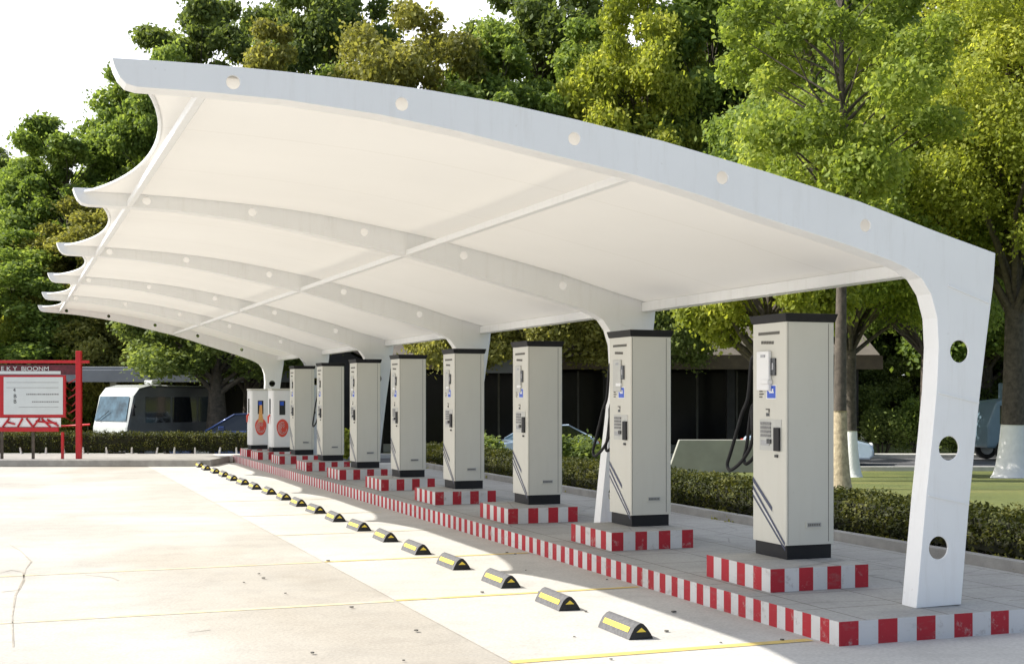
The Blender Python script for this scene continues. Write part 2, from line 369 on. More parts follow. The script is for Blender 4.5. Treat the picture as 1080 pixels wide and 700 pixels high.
# ------------------------------------------------------------------ chargers
def make_charger():
    root = empty('charging_station')
    BW, BD, Hh = .405, .47, 1.79
    zb, zt = .105, 1.725
    b = MB(); b.box(.015, BW-.015, .015, BD-.015, 0, zb, 'black'); b.build('base', root, bevel=.004)
    # body: small chamfers like the pressed sheet-metal cabinet
    ch = .008
    poly = [(ch,0),(BW-ch,0),(BW,ch),(BW,BD-ch),(BW-ch,BD),(ch,BD),(0,BD-ch),(0,ch)]
    b = MB(); b.prism(poly, 'cream', 'z', zb, zt); body = b.build('cabinet', root)
    b = MB(); ov = .022; q = .012
    lo = [(-ov*.3,-ov*.3),(BW+ov*.3,-ov*.3),(BW+ov*.3,BD+ov*.3),(-ov*.3,BD+ov*.3)]
    hi = [(-ov,-ov),(BW+ov,-ov),(BW+ov,BD+ov),(-ov,BD+ov)]
    for k in range(4):
        a, c = k, (k+1) % 4
        b.face([(*lo[a], zt+.002), (*lo[c], zt+.002), (*hi[c], zt+.062), (*hi[a], zt+.062)], 'black')
    b.face([(*p, zt+.062) for p in hi], 'black'); b.face([(*p, zt+.002) for p in reversed(lo)], 'black')
    b.build('top_cap', root, bevel=.005)
    # seams of the end door
    b = MB(); e = .0018
    b.box(BW-.052, BW-.048, -e, 0, zb+.02, zt-.01, 'seam'); b.box(.010, .013, -e, 0, zb+.01, zt-.005, 'seam')
    b.build('door_seam', root)
    b = MB(); b.box(.16, .30, -.006, -.0005, .225, .275, 'cream')
    b.box(.172, .288, -.009, -.006, .235, .265, 'silver')
    for k in range(7): b.box(.178+k*.015, .187+k*.015, -.0105, -.009, .243, .257, 'seam')
    b.build('name_plate', root, bevel=.001)
    def fs(px, py):      # point of the front panel (x=0 face) of the nearest cabinet as read off the photo
        s = max(0, min(BD, (829-px)/75.5)); Y = 9.6+s*.937
        return s, HC+(HY-py)*Y/F-.315
    def panel(mb, px0, py0, px1, py1, d, mat, d0=0.):
        s1, za = fs(px0, py0); s0, _ = fs(px1, py0); _, zc = fs(px1, py1)
        mb.box(-d, -d0, s0, s1, zc, za, mat)
    # header
    b = MB(); panel(b, 800, 350.2, 822, 351.4, .003, 'seam'); b.build('card_slot', root)
    b = MB()
    for k in range(5):
        panel(b, 803+k*2.7, 359, 805.2+k*2.7, 362, .003, 'seam')
    b.build('maker_lettering', root)
    # gun holder, white and proud
    b = MB(); panel(b, 801, 370, 814, 411, .03, 'white'); 
    hd = b.build('connector_holder', root, bevel=.008)
    b = MB(); panel(b, 806, 373.5, 810.5, 376, .034, 'silver', .03); b.build('holder_catch', hd)
    b = MB(); panel(b, 807, 400, 815, 404, .045, 'white', .001); b.build('holder_lip', hd, bevel=.004)
    b = MB(); panel(b, 813.8, 377, 818.6, 395, .012, 'dark'); scn = b.build('display', root, bevel=.002)
    b = MB(); panel(b, 815.4, 382, 816.9, 389, .0135, 'silver', .012); b.build('display_readout', scn)
    # blue sign with white border and pictogram
    b = MB(); panel(b, 808.6, 405, 819, 420, .003, 'white'); st_ = b.build('sticker', root)
    b = MB(); panel(b, 809.5, 406, 818.2, 419, .0045, 'blue', .003); s2 = b.build('sticker_field', st_)
    b = MB(); panel(b, 811, 408, 813.4, 412, .006, 'white', .0045); panel(b, 812, 412, 816.5, 413.6, .006, 'white', .0045); panel(b, 814.6, 409, 816, 412, .006, 'white', .0045)
    b.build('pictogram', st_)
    b = MB()
    for k in range(3): panel(b, 801, 411+k*3, 804+(k % 2)*1.5, 412.4+k*3, .003, 'seam')
    b.build('notice_lettering', root)
    b = MB(); panel(b, 807.8, 430, 811.8, 431.4, .003, 'seam'); panel(b, 810.6, 431, 811.8, 434, .003, 'seam'); panel(b, 808.2, 434.5, 811.6, 438, .003, 'dark')
    b.build('status_lamp', root)
    b = MB(); panel(b, 801.5, 441, 824, 475, .004, 'panelgrey'); kp = b.build('control_panel', root)
    b = MB()
    for k in range(4): panel(b, 803, 444+k*4.2, 813.5, 447.4+k*4.2, .010, 'keypad', .004)
    b.build('keypad', kp)
    b = MB(); panel(b, 803, 463, 812, 469, .008, 'silver', .004); panel(b, 810, 462, 814, 467, .014, 'dark', .004); b.build('card_reader', kp)
    b = MB(); panel(b, 817.6, 450, 823.4, 475, .02, 'black', .004); b.build('socket', root, bevel=.004)
    b = MB(); panel(b, 818, 478.5, 820.6, 481.5, .012, 'dark'); b.build('lock', root)
    # oblique navy stripes
    b = MB()
    def stripe(p0, p1, w, mat, d=.003):
        s0, z0 = fs(*p0); s1, z1 = fs(*p1)
        b.face([(-d, s0, z0+w), (-d, s1, z1+w), (-d, s1, z1-w), (-d, s0, z0-w)], mat)
    stripe((794, 504), (814.5, 536), .018, 'navy'); stripe((794, 512), (827.5, 573), .013, 'navy'); stripe((794, 516.5), (828, 575), .006, 'white', .0028)
    stripe((794, 521), (828, 579), .010, 'navy')
    b.build('livery_stripe', root)
    # charging cables on the far side
    cb = MB()
    def smooth(P, m=6):
        P = [Vector(p) for p in P]; P = [P[0]*2-P[1]]+P+[P[-1]*2-P[-2]]; out = []
        for i in range(1, len(P)-2):
            for k in range(m):
                t = k/m; p0, p1, p2, p3 = P[i-1:i+3]
                out.append(.5*((2*p1)+(p2-p0)*t+(2*p0-5*p1+4*p2-p3)*t*t+(3*p1-p0-3*p2+p3)*t**3))
        return out+[P[-2]]
    def cable(x0, out_, low, zt_):
        cb.tube(smooth([(x0, BD-.01, zt_), (x0, BD+.07, zt_-.05), (x0, BD+.12, zt_-.32), (x0-.01, BD+.20, low+.42), (x0-.02, BD+out_*.85, low+.14), (x0-.02, BD+out_, low+.03),
            (x0-.02, BD+out_*.86, low-.01), (x0, BD+out_*.55, low+.06), (x0+.01, BD+.10, low+.18), (x0+.01, BD+.05, low+.32)]), .014, 'black', 8)
    cable(.03, .40, .62, 1.50); cable(.12, .30, .67, 1.48); cable(.30, .33, .60, 1.46)
    cb.build('charging_cable', root)
    cb = MB(); cb.tube([(.04, BD+.06, .88), (.04, BD+.05, .97), (.04, BD+.045, 1.06), (.04, BD+.02, 1.12)], [.016, .028, .03, .024], 'black', 8)
    cb.build('connector', root)
    return root
proto = make_charger()
CH = [(8.30+2.59*n, 5.22) for n in range(8)]
looks = ['white and cream charging cabinet nearest the camera, black cables looping behind its left side',
 'cream charging cabinet on the second plinth from the camera, touching the second canopy post',
 'cream charging cabinet standing clear between the second and third canopy posts',
 'cream charging cabinet in front of the third canopy post, fourth from the camera',
 'cream charging cabinet fifth in the row from the camera, on a plinth with whitish stripes',
 'cream charging cabinet sixth in the row from the camera, just before the fourth canopy post',
 'cream charging cabinet, seventh in the row from the camera',
 'cream charging cabinet farthest from the camera, right beside the small white red-stickered machine']
for n, (u, v) in enumerate(CH):
    o = proto if n == 0 else copy_tree(proto)
    o.location = W(u, v, KH+.16); o.rotation_euler.z = TH
    for c_ in list(o.children):
        if n in (2, 3, 4, 5, 7) and c_.name.split('.')[0] in ('charging_cable', 'connector'): bpy.data.objects.remove(c_)
        elif n and c_.name.split('.')[0] == 'connector_holder':
            c_.material_slots[0].link = 'OBJECT'; c_.material_slots[0].material = M['panelgrey']; c_.scale.x = .45
    tag(o, looks[n], 'charging station', 'charging cabinets in a row on the island')
# plinths
PL = [(u-.40, v-.38) for u, v in CH]+[(28.15-.15, 4.75), (29.55-.15, 4.75)]
pm = striped_block('plinth', .90, .80, .16, .11, .1143)
p0 = None
for n, (u, v) in enumerate(PL):
    if p0 is None: p0 = pm.build('concrete_plinth', bevel=.006); o = p0
    else: o = p0.copy(); C.objects.link(o)
    o.location = W(u, v, KH+.001); o.rotation_euler.z = TH
    nm = f'{ORD[n]} from the camera' if n else 'nearest to the camera'
    what = ('under a tall cabinet', 'under a small machine')[n > 7]
    tag(o, f'red and white striped plinth {what}, {nm}', 'plinth', 'striped plinths on the island')

# small red-stickered machines at the far end
def make_small():
    root = empty('payment_machine')
    b = MB(); b.box(.02, .46, .02, .40, 0, .09, 'black'); b.build('base', root)
    b = MB(); b.prism([(.0, .05), (.05, 0), (.48, 0), (.48, .42), (0, .42)], 'white', 'z', .09, 1.30); b.build('housing', root, bevel=.015)
    b = MB(); b.box(-.01, .49, -.01, .43, 1.302, 1.34, 'cream'); b.build('top_cap', root, bevel=.01)
    b = MB(); b.box(.19, .34, -.006, -.001, .78, 1.08, 'dark'); w = b.build('display', root)
    b = MB(); b.box(.21, .30, -.012, -.007, .98, 1.06, 'blue'); b.build('display_readout', w)
    b = MB(); ctr = (.27, .50)
    pts = [(ctr[0]+.15*math.cos(a)*(1+.06*math.sin(3*a)), ctr[1]+.19*math.sin(a)) for a in [i*math.pi/12 for i in range(24)]]
    b.prism(pts, 'redp', 'y', -.006, -.001); s = b.build('sticker', root)
    b = MB()
    for k in range(4):
        a0 = .4*k
        ring = [(ctr[0]+(.03+.028*k)*math.cos(a0+t*.5), -.009, ctr[1]+(.04+.03*k)*math.sin(a0+t*.5)) for t in range(8+k)]
        b.tube(ring, .005, 'paper', 5)
    b.build('sticker_drawing', s)
    b = MB(); b.box(-.012, -.001, .14, .24, .80, 1.12, 'dark'); b.build('holster', root)
    b = MB(); b.tube([(-.005, .18, .78), (-.05, .18, .74), (-.05, .19, .60)], [.02, .028, .018], 'redp', 8); b.build('handset', root)
    return root
sm = make_small()
sm.location = W(28.15, 5.08, KH+.161); sm.rotation_euler.z = TH+.05; sm.scale = (.84, .84, 1)
tag(sm, 'small white payment machine with round red sticker in front of the last canopy post', 'payment machine', 'small white machines at the island end')
s2 = copy_tree(sm); s2.location = W(29.55, 4.86, KH+.161)
tag(s2, 'small white payment machine with orange figure above red sticker, at the island end', 'payment machine')
b = MB(); b.prism([(.20, .60), (.34, .60), (.31, .80), (.30, 1.0), (.24, 1.0), (.22, .80)], 'orange', 'y', -.011, -.0075); b.build('figure_sticker', s2)

# ------------------------------------------------------------------ wheel stops
def make_stop():
    root = empty('wheel_stop'); Wd, Ln, Hh = .165, .49, .10
    prof = [(0, 0), (.012, .028), (.035, .070), (.060, .092), (.080, .100), (.098, .094), (.122, .070), (.150, .030), (.165, 0)]
    b = MB(); i = 0
    b.prism(prof, 'rubber', 'y', 0, Ln, cap='rubdark'); b.build('rubber_body', root, bevel=.003)
    b = MB()
    for (x0, z0, x1, z1) in ((.0165, .0385, .0325, .0675), (.1245, .0685, .1455, .036)):
        nx, nz = -(z1-z0), (x1-x0)
        l = math.hypot(nx, nz); nx, nz = nx/l*.0025, nz/l*.0025
        if nz < 0: nx, nz = -nx, -nz
        b.face([(x0+nx, .05, z0+nz), (x1+nx, .05, z1+nz), (x1+nx, Ln-.05, z1+nz), (x0+nx, Ln-.05, z0+nz)], 'yellow')
    b.build('reflective_strip', root, fix=False)
    b = MB(); b.face([(.05, -.003, .045), (.115, -.003, .045), (.083, -.003, .072)], 'yellow'); b.build('end_reflector', root, fix=False)
    return root
ws = make_stop()
for n in range(19):
    o = ws if n == 0 else copy_tree(ws)
    o.location = W(7.36+1.155*n, 3.52+random.uniform(-.02, .02), .005); o.rotation_euler.z = TH+random.uniform(-.03, .03)
    nm = 'nearest the camera' if n == 0 else ('farthest from the camera, by the far kerb' if n == 18 else f'{ORD[n]} from the camera')
    tag(o, f'grey rubber wheel stop with yellow strips, {nm}', 'wheel stop', 'rubber wheel stops along the bays')

# ------------------------------------------------------------------ canopy
canopy = empty('membrane_canopy', W(7, 5.5, KH)); tag(canopy, 'white tensile membrane canopy on six leaning steel posts over the charging row', 'canopy')
UF, DU, NF, TK = 7.0, 4.9, 6, .15
top_px = [(118,61),(160,63.5),(220,67.8),(300,75.5),(380,85),(455,95.5),(530,108.5),(607,126),(700,149),(811,182),(908,213),(990,245),(1050,267)]
col_out = [(1047.7,300),(1040,362),(1032.9,422.7),(1021.7,538),(1013.7,637)]
col_in = [(966.5,641),(971,590),(977,523),(983.5,460),(988,411),(990,366),(988.5,335),(982,310),(972,293.5),(958,283.5),(940,275)]
bot_px = [(900,260.5),(878,253),(793,225.5),(740,206.5),(670,185),(570,160.5),(485,139),(400,121),(300,105.5),(220,97.5),(144.5,92),(133,88.5),(126,81),(121,71)]
def shear(v, n):           # the tips rise slightly towards the far end
    t = max(0, (5.3-v)/4.8); return .062*n*t
prof = [in_plane(x, y, UF) for x, y in top_px+col_out+col_in+bot_px]
holes = [(in_plane(x, y, UF), r) for x, y, r in ((246,87,.036),(424,110,.036),(606,146.5,.037),(762,187.5,.039),(913,238,.039),(1012,370.5,.072),(1001,472.5,.078),(990,577.5,.074))]
topc = [in_plane(x, y, UF) for x, y in top_px]
def ztop(v):
    for (a, za), (c, zc) in zip(topc, topc[1:]):
        if v <= c: return za+(zc-za)*(v-a)/(c-a)
    return topc[-1][1]
botc = sorted(in_plane(x, y, UF) for x, y in bot_px[:11])
def zbot(v):
    for (a, za), (c, zc) in zip(botc, botc[1:]):
        if v <= c: return za+(zc-za)*(v-a)/(c-a)
    return botc[-1][1]
def frame_mesh(n):
    bm = bmesh.new(); edges = []
    def loop(pts):
        vs = [bm.verts.new((v, 0, z+shear(v, n))) for v, z in pts]
        for i in range(len(vs)): edges.append(bm.edges.new((vs[i], vs[(i+1) % len(vs)])))
    loop(prof)
    for (hv, hz), r in holes:
        loop([(hv+r*math.cos(k*math.pi/14), hz+r*math.sin(k*math.pi/14)) for k in range(28)])
    res = bmesh.ops.triangle_fill(bm, use_beauty=True, use_dissolve=False, edges=edges)
    ext = bmesh.ops.extrude_face_region(bm, geom=bm.faces[:])
    bmesh.ops.translate(bm, verts=[e for e in ext['geom'] if isinstance(e, bmesh.types.BMVert)], vec=(0, .014, 0))
    # flange strip all round the web (a channel, open at the back)
    P2 = [Vector((v, z+shear(v, n))) for v, z in prof]; m_ = len(P2); inn = []
    for i in range(m_):
        d1 = (P2[i]-P2[i-1]).normalized(); d2 = (P2[(i+1) % m_]-P2[i]).normalized()
        nn = Vector((d1.y+d2.y, -(d1.x+d2.x))).normalized(); inn.append(P2[i]+nn*.012)
    A = [bm.verts.new((p.x, .014, p.y)) for p in P2]; B_ = [bm.verts.new((p.x, TK, p.y)) for p in P2]
    A2 = [bm.verts.new((p.x, .014, p.y)) for p in inn]; B2 = [bm.verts.new((p.x, TK, p.y)) for p in inn]
    for i in range(m_):
        j = (i+1) % m_
        bm.faces.new((A[i], A[j], B_[j], B_[i])); bm.faces.new((A2[j], A2[i], B2[i], B2[j])); bm.faces.new((B_[i], B_[j], B2[j], B2[i]))
    bmesh.ops.remove_doubles(bm, verts=bm.verts, dist=1e-4)
    bmesh.ops.recalc_face_normals(bm, faces=bm.faces)
    me = bpy.data.meshes.new('frame'); bm.to_mesh(me); bm.free(); me.materials.append(M['steel'])
    return me
def put(o, u):          # local x = v, y = u -> world, keeping the canopy as parent
    o.parent = canopy; o.matrix_parent_inverse = Matrix.Identity(4)
    o.rotation_euler.z = TH; o.location = W(u, 0, 0)-canopy.location
for n in range(NF):
    o = bpy.data.objects.new('post_and_beam', frame_mesh(n)); C.objects.link(o); put(o, UF+n*DU)
    md = o.modifiers.new('bevel', 'BEVEL'); md.width = .006; md.segments = 2; md.limit_method = 'ANGLE'; md.angle_limit = math.radians(50)
    b = MB()
    for (p, q) in (((1000,301),(1043,319.5)),((990.5,414),(1032,424.5)),((979,522),(1021.5,531))):
        a = in_plane(*p, UF); c = in_plane(*q, UF)
        b.prism([(a[0], a[1]-.006), (c[0], c[1]-.006), (c[0], c[1]+.006), (a[0], a[1]+.006)], 'steel', 'y', -.007, -.001)
    w = b.build('weld_seam', o)
    vb = in_plane(990, 640, UF)[0]
    b = MB()
    b.prism([(vb-.02+.016*math.cos(k*math.pi/3), TK+.03+.016*math.sin(k*math.pi/3)) for k in range(6)], 'silver', 'z', .0, .03)
    o2 = b.build('anchor_bolt', o); o2.location.z = KH
# membranes
VB = [.52+(5.95-.52)*k/28 for k in range(29)]
for n in range(NF-1):
    b = MB(); nu = 20; k0 = b.mat('membrane')
    for j in range(nu+1):
        t = j/nu; s = 4*t*(1-t)
        for v in VB:
            fr = max(0, 1-(v-.42)/2.6)
            vv = v+.40*s**.8*fr*fr
            z = (1-t)*(ztop(vv)+shear(vv, n))+t*(ztop(vv)+shear(vv, n+1))
            z -= .030+.035*s*math.sin(math.pi*min(1, (vv-.2)/5.7))
            b.v.append((vv, TK*.5+t*DU if 0 < j < nu else (TK*.5 if j == 0 else DU+TK*.5), z))
    m_ = len(VB)
    for j in range(nu):
        for i in range(m_-1):
            b.f.append((j*m_+i, j*m_+i+1, (j+1)*m_+i+1, (j+1)*m_+i)); b.mi.append(k0); b.sm.append(True)
    o = b.build('membrane_panel', fix=False); put(o, UF+n*DU)
    b = MB()      # hemmed edge cable
    b.tube([b_ for b_ in [o.data.vertices[j*m_].co for j in range(nu+1)]], .013, 'steel', 6); e = b.build('edge_cable', o, fix=False)
    b = MB()      # rear valance
    for j in range(nu):
        p, q = o.data.vertices[j*m_+m_-1].co, o.data.vertices[(j+1)*m_+m_-1].co
        b.face([p, q, q-Vector((0, 0, .07)), p-Vector((0, 0, .07))], 'membrane')
    b.build('valance', o, fix=True)
def bar(v, zfun, w, h, u0, u1, name='purlin', mat='steel'):
    b = MB(); b.box(v-w/2, v+w/2, 0, u1-u0, -h/2, h/2, mat)
    o = b.build(name, bevel=.006)
    for vt in o.data.vertices: vt.co.z += zfun
    put(o, u0); return o
for n in range(NF-1):
    a, c = UF+n*DU+TK+.002, UF+(n+1)*DU-.002
    for v, dz, w, h in ((.92, -.03, .05, .05), (3.42, -.03, .06, .05), (5.86, -.11, .09, .09)):
        zz = (zbot(v) if v < 5 else ztop(v))+dz+(.03 if v < 5 else 0)+.03
        o = bar(v, zz, w, h, a, c)
        for vt in o.data.vertices: vt.co.z += shear(v, n+(vt.co.y/DU))

# ------------------------------------------------------------------ foliage
rng = np.random.default_rng(11)
def leaves_mesh(name, centers, radii, n, size, seed, flat=.75, hollow=.55, shade_bias=None):
    r = np.random.default_rng(seed)
    centers = np.array(centers, float); radii = np.array(radii, float)
    if radii.ndim == 1: radii = np.stack([radii, radii, radii*flat], 1)
    w = (radii[:, 0]*radii[:, 1]*radii[:, 2])**(2/3); w /= w.sum()
    ci = r.choice(len(centers), n, p=w)
    d = r.normal(size=(n, 3)); d /= np.linalg.norm(d, axis=1)[:, None]
    rad = hollow+(1-hollow)*r.random(n)**.7
    rad *= 1+(.32*r.normal(size=n)*(r.random(n) < .5) if hollow > .45 else .1*r.normal(size=n))
    p = centers[ci]+d*radii[ci]*rad[:, None]
    p += .10*radii[ci]*np.sin(p[:, [1, 2, 0]]*3.1+ci[:, None])
    # leaf orientation: mostly facing outwards / upwards with scatter
    nrm = d*.38+r.normal(size=(n, 3))*.75+np.array([-.12, 0, .38]); nrm /= np.linalg.norm(nrm, axis=1)[:, None]
    a = np.cross(nrm, r.normal(size=(n, 3))); a /= np.linalg.norm(a, axis=1)[:, None]
    c = np.cross(nrm, a)
    sz = size*(.6+.8*r.random(n))[:, None]
    v = np.stack([p-a*sz, p-c*sz*.58+nrm*sz*.1, p+a*sz, p+c*sz*.58+nrm*sz*.1], 1).reshape(-1, 3)
    me = bpy.data.meshes.new(name)
    me.vertices.add(4*n); me.vertices.foreach_set('co', v.ravel())
    me.loops.add(4*n); me.loops.foreach_set('vertex_index', np.arange(4*n, dtype=np.int32))
    me.polygons.add(n); me.polygons.foreach_set('loop_start', np.arange(0, 4*n, 4, dtype=np.int32))
    me.update(calc_edges=True)
    cs = r.random(len(centers))
    sh = np.clip(.5+.28*(cs[ci]-.5)*2+.22*r.normal(size=n), 0, 1)
    at_ = me.attributes.new('shade', 'FLOAT', 'FACE'); at_.data.foreach_set('value', sh.astype(np.float32))
    return me

def crown_clumps(R, Hc, z0, n, seed, shape='round'):
    """clump centres of a crown of radius R, height Hc whose bottom is at z0"""
    r = random.Random(seed); out = []
    for k in range(n):
        for _ in range(60):
            t = r.random(); a = r.random()*6.283
            if shape == 'round': rr = R*math.sqrt(max(0.02, 1-(2*t-.85)**2*.82))
            elif shape == 'cone': rr = R*(1.02-t*.86)
            else: rr = R*(.5+.5*math.sin(math.pi*(t*.8+.1)))
            rr *= math.sqrt(r.random())*.9+.08
            p = Vector((rr*math.cos(a), rr*math.sin(a), z0+Hc*(.04+.90*t)))
            if all((p-q[0]).length > R*.20 for q in out): break
        out.append((p, R*r.uniform(.16, .31)*(1-.3*t)))
    return out
def trunk_builder(b, H, tr, clumps, mat, seed, zfork, lean=(0, 0)):
    r = random.Random(seed)
    pts, rad = [], []
    top = H*.82; k = 9
    for i in range(k+1):
        t = i/k; z = top*t
        pts.append((lean[0]*t+math.sin(t*5+seed)*.12*t*H*.08, lean[1]*t+math.cos(t*4+seed)*.12*t*H*.08, z))
        rad.append(tr*(1.35 if i == 0 else (1-.82*t)))
    b.tube(pts, rad, mat, 12); b.axis = (pts, rad)
    for (c, cr) in clumps:
        z = max(zfork, min(top*.9, c.z-cr*.6-math.hypot(c.x, c.y)*r.uniform(.35, .8)))
        t = z/top; i = min(k-1, int(t*k)); f = t*k-i
        s = Vector(pts[i]).lerp(Vector(pts[i+1]), f); rr = tr*(1-.82*t)*.45
        mid = s.lerp(c, .5)+Vector((r.uniform(-.15, .15), r.uniform(-.15, .15), r.uniform(-.05, .25)))*cr*2
        b.tube([s, s.lerp(mid, .5)+Vector((0, 0, .05*cr)), mid, mid.lerp(c, .6), c], [rr, rr*.8, rr*.6, rr*.4, rr*.2], mat, 6)
TV = {}
def tree_variant(key, H, R, z0, nclump, nleaf, size, shape, seed, bark='bark', tr=.28):
    cl = crown_clumps(R, H-z0, z0, nclump, seed, shape)
    me = leaves_mesh('crown_'+key, [c[0] for c in cl], [c[1] for c in cl], nleaf, size, seed)
    b = MB(); trunk_builder(b, H, tr, cl, bark, seed, z0*.75)
    t = b.build('trunk', fix=False); tm = t.data; bpy.data.objects.remove(t)
    TV[key] = (me, tm, H, R, b.axis)
tree_variant('broad', 20, 5.4, 3.0, 135, 150000, .12, 'round', 3)
tree_variant('round', 20, 4.3, 2.8, 120, 130000, .12, 'round', 5)
tree_variant('tall', 20, 3.6, 3.4, 100, 105000, .12, 'oval', 9)
tree_variant('cone', 20, 4.3, 2.6, 115, 120000, .12, 'cone', 12)
tree_variant('loose', 21, 5.0, 6.0, 85, 95000, .125, 'round', 21, tr=.32)
tree_variant('fine', 11, 3.8, 4.3, 80, 90000, .060, 'round', 33, tr=.20)
tree_variant('large', 15, 4.4, 5.8, 95, 120000, .064, 'round', 71, tr=.36)
tree_variant('airy', 11, 2.1, 4.6, 62, 42000, .052, 'round', 63, tr=.13)
tree_variant('thick', 8, 3.0, 3.8, 44, 36000, .085, 'round', 55, tr=.42)
tree_variant('low', 8, 4.2, .6, 70, 60000, .10, 'round', 41)
def tree(key, pos, H, R, leaf, rz, label, group='trees behind the car park', paint=None, name='broadleaf_tree', bark=None, pmat='lime'):
    me, tm, H0, R0, (ap, ar) = TV[key]
    t = empty(name, pos, rz); sc_ = (R/R0, R/R0, H/H0)
    for nm, d, m_ in (('trunk', tm, bark), ('crown', me, leaf)):
        o = bpy.data.objects.new(nm, d); C.objects.link(o); o.parent = t; o.scale = sc_
        if m_:
            if not d.materials: d.materials.append(None)
            o.material_slots[0].link = 'OBJECT'; o.material_slots[0].material = M[m_]
    if paint:
        r, h = paint; kx, kz = sc_[0], sc_[2]
        def ring(z):
            z_ = max(0, z/kz)
            for i in range(len(ap)-1):
                if z_ <= ap[i+1][2]:
                    f = (z_-ap[i][2])/(ap[i+1][2]-ap[i][2])
                    return ((ap[i][0]+(ap[i+1][0]-ap[i][0])*f)*kx, (ap[i][1]+(ap[i+1][1]-ap[i][1])*f)*kx, z), (ar[i]+(ar[i+1]-ar[i])*f)*kx+.012
        rs = [ring(z) for z in (0., h*.1, h*.25, h*.5, h*.75, h*.97, h)]
        b = MB(); b.tube([q[0] for q in rs], [q[1]*k for q, k in zip(rs, (1.28, 1.12, 1.04, 1, 1, 1, .985))], pmat, 16); b.build('painted_base' if pmat == 'lime' else 'sacking', t, fix=False)
    tag(t, label, 'tree', group)
    return t
def tree_px(px, Y, ytop, wpx, key, leaf, label, dz=0, **k):
    base = terrain((px-CX)/F*Y, Y)
    H = HC+(HY-ytop)/F*Y-base
    return tree(key, at(px, Y, base-.05), H, wpx/2/F*Y, leaf, random.random()*6.28, label, **k)
# rows of trees: (px, distance, top row, width px, kind, leaf, label)
TREES = [
 (-5,84,150,170,'loose','leaf_dark','hazy dark green tree at the far left edge of the picture'),
 (30,66,158,170,'round','leaf_green','mid green tree at the left edge, just right of the hazy one'),
 (75,60,105,150,'tall','leaf_green','slender green tree left of the nearest canopy tip'),
 (125,64,50,180,'cone','leaf_green','pointed green tree standing behind the nearest canopy tip'),
 (15,57,235,230,'broad','leaf_green','broad low green tree above the red notice board'),
 (120,58,190,200,'broad','leaf_olive','broad low olive tree behind the left ends of the canopy beams'),
 (215,66,-28,160,'tall','leaf_dark','tall darker tree rising above the canopy edge at upper left'),
 (178,61,38,150,'round','leaf_green','smaller green tree left of the tall darker one above the canopy'),
 (285,61,2,170,'cone','leaf_olive','yellowish olive pointed tree above the left part of the canopy'),
 (345,78,-70,200,'loose','leaf_dark','loose dark tree with sky showing through, behind the olive pointed tree'),
 (350,62,60,160,'round','leaf_green','low green tree filling the dip between the two olive ones'),
 (435,64,-16,220,'broad','leaf_olive','broad golden olive tree above the second beam light hole'),
 (520,64,10,190,'round','leaf_green','bright green tree right of the golden olive one'),
 (570,74,-50,230,'loose','leaf_dark','loose dark tree with sky gaps near the top centre'),
 (615,66,0,190,'cone','leaf_green','pointed green tree at the middle of the skyline'),
 (675,65,-40,200,'broad','leaf_yellow','yellow green tree reaching the top edge right of centre'),
 (560,64,92,180,'round','leaf_green','low green bushy tree just over the middle of the near beam'),
 (750,67,-60,220,'round','leaf_green','tall mid green tree between the yellow green one and the bare trunk'),
 (690,66,80,180,'broad','leaf_green','low green tree over the right half of the near beam'),
 (785,65,100,150,'round','leaf_olive','low olive tree crown left of the bare pale trunk'),
 (805,74,-70,220,'loose','leaf_dark','loose dark tree high behind the bare pale trunk'),
 (920,66,-80,260,'broad','leaf_dark','broad dark tree high behind the bright crowns at right'),
 (1040,62,-60,240,'round','leaf_green','green tree behind the right-hand lime-washed trunk'),
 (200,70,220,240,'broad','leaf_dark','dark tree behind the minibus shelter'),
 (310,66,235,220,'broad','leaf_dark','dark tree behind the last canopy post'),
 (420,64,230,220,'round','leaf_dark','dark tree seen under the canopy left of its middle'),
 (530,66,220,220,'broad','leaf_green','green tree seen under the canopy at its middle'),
 (55,55.5,300,130,'low','leaf_yellow','low yellow green tree right above the red board'),
 (150,56,322,150,'low','leaf_olive','low olive tree above the shelter and minibus'),
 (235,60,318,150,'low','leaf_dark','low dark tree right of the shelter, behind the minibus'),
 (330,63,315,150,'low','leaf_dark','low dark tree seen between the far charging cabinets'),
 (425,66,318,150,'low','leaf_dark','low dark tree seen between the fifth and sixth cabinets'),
 (-40,60,320,150,'low','leaf_dark','low dark tree at the left edge behind the board'),
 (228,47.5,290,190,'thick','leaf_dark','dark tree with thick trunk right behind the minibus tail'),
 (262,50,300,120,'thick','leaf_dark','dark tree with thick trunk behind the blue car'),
 (930,64,345,140,'low','leaf_dark','low dark tree at right behind the far road'),
 (1010,68,330,150,'low','leaf_dark','low dark tree seen behind the near post'),
 (1090,62,330,130,'low','leaf_dark','low dark tree at the right edge behind the thick trunk'),
 (600,64,300,190,'low','leaf_olive','low olive tree rising over the glass building, left half'),
 (720,66,290,190,'low','leaf_green','low green tree rising over the glass building, right half'),
]
for (px, Y, yt, w, kd, lf, lb) in TREES: tree_px(px, Y, yt, w, kd, lf, lb)
tree_px(857,45,-90,240,'loose','leaf_green','tall tree with bare pale trunk showing above the canopy beam', bark='barkpale')
tree_px(897,36,60,290,'fine','leaf_lime','bright yellow green tree with thin lime-washed trunk on the lawn', group='lime-washed trees on the lawn', paint=(.19, 1.3))
tree_px(1068,35,-65,330,'large','leaf_yellow','bright yellow green tree with thick lime-washed trunk at right edge', group='lime-washed trees on the lawn', paint=(.335, 1.45))
tree_px(886,22,-170,250,'airy','leaf_lime','slim sacking-wrapped tree right beside the nearest charger', bark='bark', paint=(.115, 1.35), pmat='sack')
tree_px(572,48.5,262,180,'thick','leaf_olive','pale olive tree in front of the glass building roof, between third and second cabinet')
tree_px(480,48.5,270,120,'thick','leaf_olive','pale olive tree in front of the brown fascia, left of the third cabinet')
